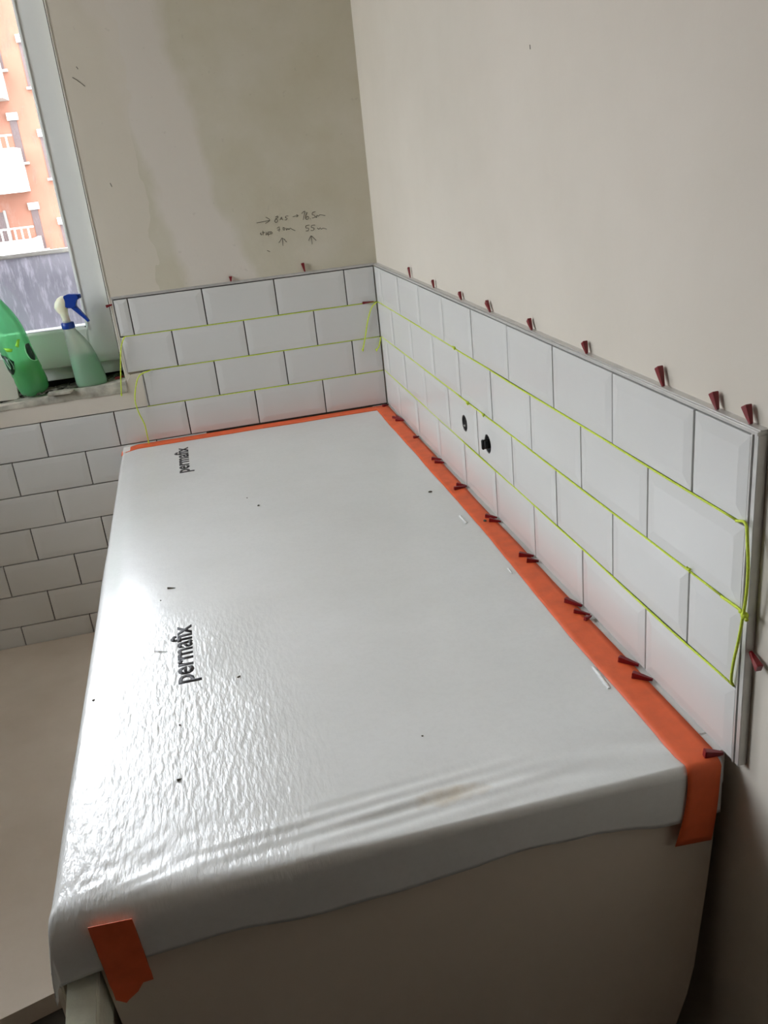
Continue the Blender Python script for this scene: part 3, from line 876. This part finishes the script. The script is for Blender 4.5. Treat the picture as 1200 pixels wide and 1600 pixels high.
# ================================================================== WATER OUTLETS
for i, (s, hz, hr) in enumerate(HOLES):
    o = empty('water_outlet', (0, -s, hz))
    tag(o, ['black water outlet hole in the tile, the one nearer the window', 'black water outlet with a plug sticking out, nearer the free end'][i], 'water outlet', 'water outlets in the tiled wall')
    bm = bmesh.new(); n = 28
    def rg(x, r): return [(x, r * math.cos(2 * PI * k / n), r * math.sin(2 * PI * k / n)) for k in range(n)]
    rings(bm, [rg(.0105, hr * .96), rg(-.0004, hr * .96), rg(-.0010, hr * .90), rg(-.0004, hr * .80), rg(.003, hr * .76), rg(.0035, hr * .1)])
    obj('socket', bm, M['black'], o, True)
    bm = bmesh.new()
    e = -.010 if i else .001
    rings(bm, [rg(.008, hr * .5), rg(e + .002, hr * .5), rg(e, hr * .42), rg(e - .0005, hr * .2)])
    if i:
        box(bm, e - .004, e + .001, -.004, .004, -.010, .010, .0012)
        for v in bm.verts: v.co.y -= 0
    obj('plug', bm, M['black'], o, True)
    if not i:
        bm = bmesh.new(); bmesh.ops.create_icosphere(bm, subdivisions=2, radius=.0022, matrix=Matrix.Translation((-.001, .002, -.006)))
        obj('valve_pin', bm, M['alu'], o, True)

# ================================================================== PENCIL NOTE
def cp(x, y):
    q = at(1, WY - .0004, 380 + x / 6.667, 300 + y / 6.667); return q
strokes = [
 [(140, 322), (205, 310), (275, 295)], [(235, 262), (278, 292), (230, 328)],
 [(335, 262), (358, 252), (362, 264), (345, 278), (328, 300), (340, 318), (358, 304), (350, 286), (335, 278)],
 [(383, 292), (398, 262), (410, 292)], [(388, 282), (406, 280)], [(470, 250), (445, 252), (440, 268), (456, 274), (450, 290), (436, 292)],
 [(515, 258), (570, 245)], [(553, 236), (572, 246), (556, 262)],
 [(608, 226), (622, 210), (640, 200), (634, 240), (624, 290)], [(668, 212), (652, 245), (650, 275), (662, 286), (680, 276), (678, 256), (656, 264)],
 [(698, 276), (702, 282)], [(752, 204), (722, 214), (718, 236), (744, 244), (744, 264), (718, 272)], [(752, 252), (762, 268), (768, 242), (784, 252), (796, 238), (826, 240), (856, 246)],
 [(175, 440), (184, 424), (186, 448), (198, 440)], [(205, 404), (208, 450)], [(196, 426), (222, 424)], [(236, 450), (238, 430), (250, 428), (250, 444), (238, 446)],
 [(262, 458), (262, 418), (282, 420), (282, 438), (264, 440)], [(284, 410), (302, 424), (290, 440)],
 [(352, 378), (376, 364), (372, 412)], [(356, 398), (384, 390)], [(416, 364), (414, 390), (430, 396), (436, 376), (420, 372)], [(452, 374), (450, 398), (466, 380), (476, 392), (490, 376), (512, 390), (542, 404)],
 [(690, 345), (656, 352), (652, 374), (682, 378), (676, 402), (652, 406)], [(748, 344), (714, 350), (710, 370), (738, 376), (730, 400), (704, 400)],
 [(772, 374), (788, 388), (800, 372), (814, 388), (832, 376), (870, 388)],
 [(414, 560), (410, 520), (408, 480)], [(370, 530), (390, 500), (408, 480), (455, 522)], [(430, 490), (446, 520)],
 [(718, 545), (712, 500), (710, 458)], [(680, 508), (694, 478), (710, 458), (760, 505)], [(250, 610), (280, 622)]]
bm = bmesh.new()
for st in strokes: tube(bm, smooth_path([cp(*q) for q in st], 3), .00075, 5)
o = obj('pencil_note', bm, M['pencil'], wall_back); o['label'] = 'pencil arrows and centimetre measurements'
bm = bmesh.new()
for st in ([(113, 121), (120, 125), (128, 131), (133, 135)], [(119, 104), (122, 108)], [(172, 286), (175, 292)]):
    tube(bm, [at(1, WY - .0002, *q) for q in st], .0010, 5)
obj('scuff_mark', bm, M['pencil'], wall_back)
bm = bmesh.new(); tube(bm, [at(0, WX - .0002, *q) for q in ((828, 70), (828.5, 77))], .0007, 5)
obj('scuff_mark', bm, M['pencil'], wall_right)

# ================================================================== BOTTLES
def bottle_xy(px, py, z): return at(2, z, px, py)
# green soda bottle, leaning
zb = .168
bot = empty('soda_bottle', (-.992, .046, .178), (math.radians(2), math.radians(-11), 0))
tag(bot, 'large green soda bottle leaning on the windowsill, partly full', 'bottle')
R0 = .0430
prof = [(.0, .020), (.001, .029), (.006, .037), (.014, .0405), (.03, .0425), (.05, .0425), (.058, .0410), (.066, .0425), (.10, .0415), (.12, .0410), (.14, .0420), (.165, .0430),
        (.185, .0425), (.205, .0400), (.225, .0355), (.245, .0290), (.262, .0225), (.278, .0165), (.29, .0140), (.300, .0135)]
bm = bmesh.new(); n = 40; rs = []
for z, r in prof:
    ring = []
    for k in range(n):
        a = 2 * PI * k / n; rr = r
        if z < .03: rr = r * (1 - .10 * (1 - z / .03) * max(0, math.cos(5 * a)) ** 2)
        zz = z + (.010 * max(0, math.cos(5 * a)) ** 2 if z < .003 else 0)
        ring.append((rr * math.cos(a), rr * math.sin(a), zz))
    rs.append(ring)
rings(bm, rs); obj('bottle_body', bm, M['green_pet'], bot, True)
bm = bmesh.new(); lathe(bm, [(.0095, .030), (.015, .0385), (.03, .0412)], 32)
obj('bottle_base', bm, M['green_base'], bot, True)
bm = bmesh.new(); lathe(bm, [(.0305, .0412), (.05, .0412), (.058, .0398), (.066, .0412), (.088, .0405)], 32)
d_ = obj('drink', bm, M['green_drink'], bot, True); d_['label'] = 'yellow green drink'
bm = bmesh.new(); lathe(bm, [(.288, .0155), (.290, .0165), (.292, .0155)], 24); lathe(bm, [(.298, .0150), (.299, .0158), (.316, .0158), (.318, .0148)], 24)
obj('cap', bm, M['label_dark'], bot, True)
# printed label shapes wrapped on the body
def on_bottle(pts, mat, off, name, th=.0004, line=None):
    """pts in (angle deg, z); angle 0 faces the room (-y), + turns to +x"""
    bm = bmesh.new()
    def P(a, z, o=0):
        r = .0428 + off + o; aa = math.radians(a)
        return Vector((r * math.sin(aa), -r * math.cos(aa), z))
    if line: tube(bm, smooth_path([P(a, z) for a, z in pts], 4), line, 5)
    else:
        # fan of thin columns following the curve
        a0 = min(p[0] for p in pts); a1 = max(p[0] for p in pts); m = 18; prev = None
        def span(a):
            zs = []
            for (pa, pz), (qa, qz) in zip(pts, pts[1:] + pts[:1]):
                if (pa - a) * (qa - a) <= 0 and pa != qa: zs.append(pz + (qz - pz) * (a - pa) / (qa - pa))
            return min(zs), max(zs)
        for i in range(m + 1):
            a = a0 + (a1 - a0) * min(max(i / m, .002), .998); lo, hi = span(a)
            cur = [bm.verts.new(P(a, lo)), bm.verts.new(P(a, hi)), bm.verts.new(P(a, lo, -th)), bm.verts.new(P(a, hi, -th))]
            if prev:
                bm.faces.new((prev[0], cur[0], cur[1], prev[1])); bm.faces.new((prev[2], prev[3], cur[3], cur[2]))
                bm.faces.new((prev[0], prev[2], cur[2], cur[0])); bm.faces.new((prev[1], cur[1], cur[3], prev[3]))
            prev = cur
    return obj(name, bm, mat, bot, True)
on_bottle([(-78, .135), (-40, .128), (-14, .108), (-30, .082), (-48, .072), (-78, .085)], M['label_dark'], .0006, 'label_print')
on_bottle([(-68, .088), (-60, .122), (-42, .090), (-36, .120)], M['label_light'], .0012, 'label_letter', line=.0011)
on_bottle([(-30, .120), (-24, .100), (-28, .088)], M['label_light'], .0012, 'label_letter', line=.0009)
on_bottle([(42, .118), (50, .140), (72, .138), (76, .100), (60, .090), (46, .098)], M['label_dark'], .0006, 'label_print')
on_bottle([(52, .142), (40, .128), (40, .106), (52, .092), (72, .088)], M['label_light'], .0012, 'label_letter', line=.0011)
on_bottle([(-30, .150), (-12, .146), (2, .140), (-6, .134), (-24, .138)], M['label_lime'], .0006, 'label_print')
on_bottle([(14, .146), (30, .160), (40, .158), (22, .138)], M['label_lime'], .0006, 'label_print')
for i, o in enumerate([c for c in bot.children if c.name.startswith('label_print')]):
    o['label'] = 'dark green printed shape' if i < 2 else 'lime printed shape'

# spray bottle
sp = empty('spray_bottle', (-.840, .045, .1775), (0, math.radians(-1.0), math.radians(-8)))
tag(sp, 'small spray bottle of green liquid with blue trigger on the windowsill', 'bottle')
def sprof(z):
    pts = [(0, .0370, .024, 0), (.004, .0405, .0265, 0), (.012, .0418, .0275, 0), (.03, .0405, .027, -.0012), (.06, .0375, .0255, -.004), (.085, .0345, .024, -.0068), (.105, .0305, .0225, -.0100),
           (.125, .0245, .021, -.0150), (.140, .0190, .0185, -.0200), (.150, .0155, .0155, -.0235), (.158, .0138, .0138, -.0245)]
    return pts
allp = sprof(0)
lv = .083
def clip(lo, hi, shrink):
    out = []
    for q in [(lo,) + tuple(interp(allp, lo))] + [q for q in allp if lo < q[0] < hi] + [(hi,) + tuple(interp(allp, hi))]:
        out.append((q[0], q[1] - shrink, q[2] - shrink, q[3]))
    return out
def interp(P, z):
    for a, b in zip(P, P[1:]):
        if a[0] <= z <= b[0]:
            t = (z - a[0]) / (b[0] - a[0]); return [a[k] + (b[k] - a[k]) * t for k in (1, 2, 3)]
    return P[-1][1:]
bm = bmesh.new(); lathe(bm, clip(0, .158, 0), 36); b_ = obj('bottle_body', bm, M['milky'], sp, True); sp.scale = (1.05, 1.05, 1.07)
bm = bmesh.new(); lathe(bm, clip(.003, lv, .0012), 36); l_ = obj('liquid', bm, M['soap'], sp, True); l_['label'] = 'pale green liquid'
bm = bmesh.new(); lathe(bm, [(.154, .0160, .0160, -.0245), (.155, .0168, .0168, -.0245), (.168, .0168, .0168, -.0250), (.1695, .0155, .0155, -.0250)], 28)
o = obj('collar', bm, M['blue'], sp, True); o['label'] = 'blue collar'
bm = bmesh.new(); lathe(bm, [(.1690, .0105, .0105, -.0255), (.180, .0100, .0100, -.0260), (.192, .0110, .0100, -.0275), (.200, .0150, .0110, -.030), (.210, .0185, .0115, -.030), (.222, .0180, .0110, -.0265), (.232, .0140, .0090, -.0215), (.236, .0080, .006, -.0190)], 24)
o = obj('sprayer_head', bm, M['cream'], sp, True); o['label'] = 'cream white sprayer head'
bm = bmesh.new()
prism(bm, [Vector(p) for p in [(-.020, -.0085, .208), (-.018, -.0085, .236), (-.004, -.0085, .240), (.012, -.0085, .238), (.020, -.0085, .236), (.022, -.0085, .226), (.012, -.0085, .222), (.008, -.0085, .205), (-.006, -.0085, .204)]], Vector((0, .017, 0)))
bmesh.ops.bevel(bm, geom=list(bm.edges), offset=.0015, segments=2, affect='EDGES')
o = obj('sprayer_cover', bm, M['blue'], sp, False); o['label'] = 'blue sprayer cover'
bm = bmesh.new(); tube(bm, [(.018, 0, .231), (.026, 0, .231)], [.0062, .0055], 12)
obj('nozzle', bm, M['blue'], sp, True)
bm = bmesh.new()
prism(bm, [Vector(p) for p in [(-.008, -.005, .212), (.008, -.005, .210), (.016, -.005, .196), (.028, -.005, .178), (.034, -.005, .166), (.029, -.005, .164), (.018, -.005, .178), (.006, -.005, .192), (-.004, -.005, .202)]], Vector((0, .010, 0)))
bmesh.ops.bevel(bm, geom=list(bm.edges), offset=.0010, segments=2, affect='EDGES')
o = obj('trigger', bm, M['blue'], sp); o['label'] = 'blue trigger lever'
bm = bmesh.new(); tube(bm, [(-.025, 0, .165), (-.015, 0, .08), (.0, 0, .008)], .0022, 8)
obj('dip_tube', bm, M['cream'], sp, True)

# things on the sill
rr = random.Random(11)
bm = bmesh.new()
for i in range(130):
    x = rr.uniform(-1.30, -.76); y = rr.uniform(.070, .150)
    s = rr.uniform(.003, .009) * (1.0 if rr.random() > .15 else 1.5)
    m = Matrix.Translation((x, y, sill_z(x, y) + s * .3)) @ Matrix.Rotation(rr.uniform(0, 6), 4, (rr.random(), rr.random(), 1)) @ Matrix.Diagonal((s, s * rr.uniform(.6, 1), s * rr.uniform(.4, .7), 1))
    bmesh.ops.create_icosphere(bm, subdivisions=1, radius=1, matrix=m)
tag(obj('mortar_rubble', bm, M['rubble']), 'loose grey mortar crumbs along the back of the windowsill', 'rubble', kind='stuff')
c = at(2, .182, 95, 612)
bm = bmesh.new()
prism(bm, [Vector((-.035, -.010, 0)), Vector((.028, -.014, 0)), Vector((.033, .012, 0)), Vector((.004, .020, 0)), Vector((-.033, .014, 0))], Vector((0, 0, .008)))
for v in bm.verts: v.co += Vector((noise.noise(v.co * 60), noise.noise(v.co * 50), 0)) * .003
bmesh.ops.bevel(bm, geom=list(bm.edges), offset=.0012, segments=1, affect='EDGES')
o = obj('mortar_chunk', bm, M['mortar']); o.location = (c.x, c.y + .004, sill_z(c.x, c.y) + .001)
tag(o, 'flat pale mortar chunk lying between the two bottles', 'mortar chunk')
bm = bmesh.new(); box(bm, -.045, .035, -.004, .004, 0, .125, .0015)
o = obj('board_offcut', bm, M['plaster']); o.location = (-1.085, .086, .160); o.rotation_euler = (math.radians(-9), math.radians(3), 0)
tag(o, 'small grey board offcut leaning behind the green soda bottle', 'offcut')

# ================================================================== CRUMBS AND SMEARS
marks = [((672, 769), .0042, 'dark crumb on the sheet near the orange tape, level with the outlets'), ((404, 790), .0030, 'dark crumb in the middle of the far half of the sheet'),
         ((386, 778), .0020, 'tiny crumb beside the middle one on the far half'), ((251, 938), .0016, 'tiny speck left of the dash-shaped crumb'),
         ((373, 1058), .0026, 'dark crumb right of the nearer printed word'), ((281, 1133), .0018, 'small crumb below the nearer printed word'),
         ((660, 1150), .0014, 'tiny crumb alone in the middle of the near half'), ((145, 1090), .0020, 'crumb on the bright left edge of the sheet'),
         ((758, 815), .0042, 'olive crumb on the orange tape beside the red wedge pair')]
def crumb_at(x, y, dz=0):
    p = at(2, -.0030, x, y); return Vector((p.x, p.y, drape(-p.x, -p.y).z + dz))
for i, ((x, y), s, lab) in enumerate(marks):
    p = crumb_at(x, y, .0012 if i == 8 else 0)
    bm = bmesh.new(); bmesh.ops.create_icosphere(bm, subdivisions=1, radius=s, matrix=Matrix.Diagonal((1.2, .9, .5, 1)))
    for v in bm.verts: v.co *= 1 + .5 * noise.noise(v.co * 900 + Vector((i, 0, 0)))
    o = obj('mortar_crumb', bm, M['crumb']); o.location = p + Vector((0, 0, s * .35)); o.rotation_euler = (0, 0, i)
    tag(o, lab, 'crumb', 'mortar crumbs on the sheet')
for i, ((x0, y0), (x1, y1), lab) in enumerate([((262, 919.5), (274, 919), 'dark dash-shaped sliver between the two printed words'),
                                            ((277, 1220), (284, 1217), 'short dark sliver on the crinkled front left of the sheet'),
                                            ((241, 1018), (262, 1019), 'thin brown sliver left of the nearer printed word')]):
    a, b = crumb_at(x0, y0), crumb_at(x1, y1)
    bm = bmesh.new(); tube(bm, [Vector((0, 0, 0)), (b - a) * .35, b - a], [.0021, .0016, .0005] if i < 2 else [.0004, .0008, .0004], 6)
    o = obj('sliver', bm, M['crumb']); o.location = a + Vector((0, 0, .0012)); tag(o, lab, 'sliver', 'slivers on the sheet')
def smear(pts, wd, lab, nm='filler_smear'):
    bm = bmesh.new(); q = smooth_path([crumb_at(*p) for p in pts], 5)
    a = [bm.verts.new(p + Vector((-wd * (1 + .5 * noise.noise(p * 200)), 0, .0008))) for p in q]
    b = [bm.verts.new(p + Vector((wd * .8 * (1 + .5 * noise.noise(p * 170)), 0, .0008))) for p in q]
    c_ = [bm.verts.new(p + Vector((0, 0, .0022))) for p in q]
    for i in range(len(q) - 1):
        bm.faces.new((a[i], c_[i], c_[i + 1], a[i + 1])); bm.faces.new((c_[i], b[i], b[i + 1], c_[i + 1]))
        bm.faces.new((b[i], a[i], a[i + 1], b[i + 1]))
    o = obj(nm, bm, M['white_smear'], smooth=True); return tag(o, lab, 'smear', 'white filler smears beside the tape')
smear([(926, 1042), (933, 1050), (942, 1062), (952, 1076)], .0035, 'long white filler smear beside the orange tape near the front')
smear([(719, 806), (723, 811), (729, 818)], .0030, 'short white filler smear beside the orange tape halfway back')
smear([(794, 888), (797, 892), (800, 896)], .0018, 'tiny white filler smear beside the orange tape below the thick wedges')
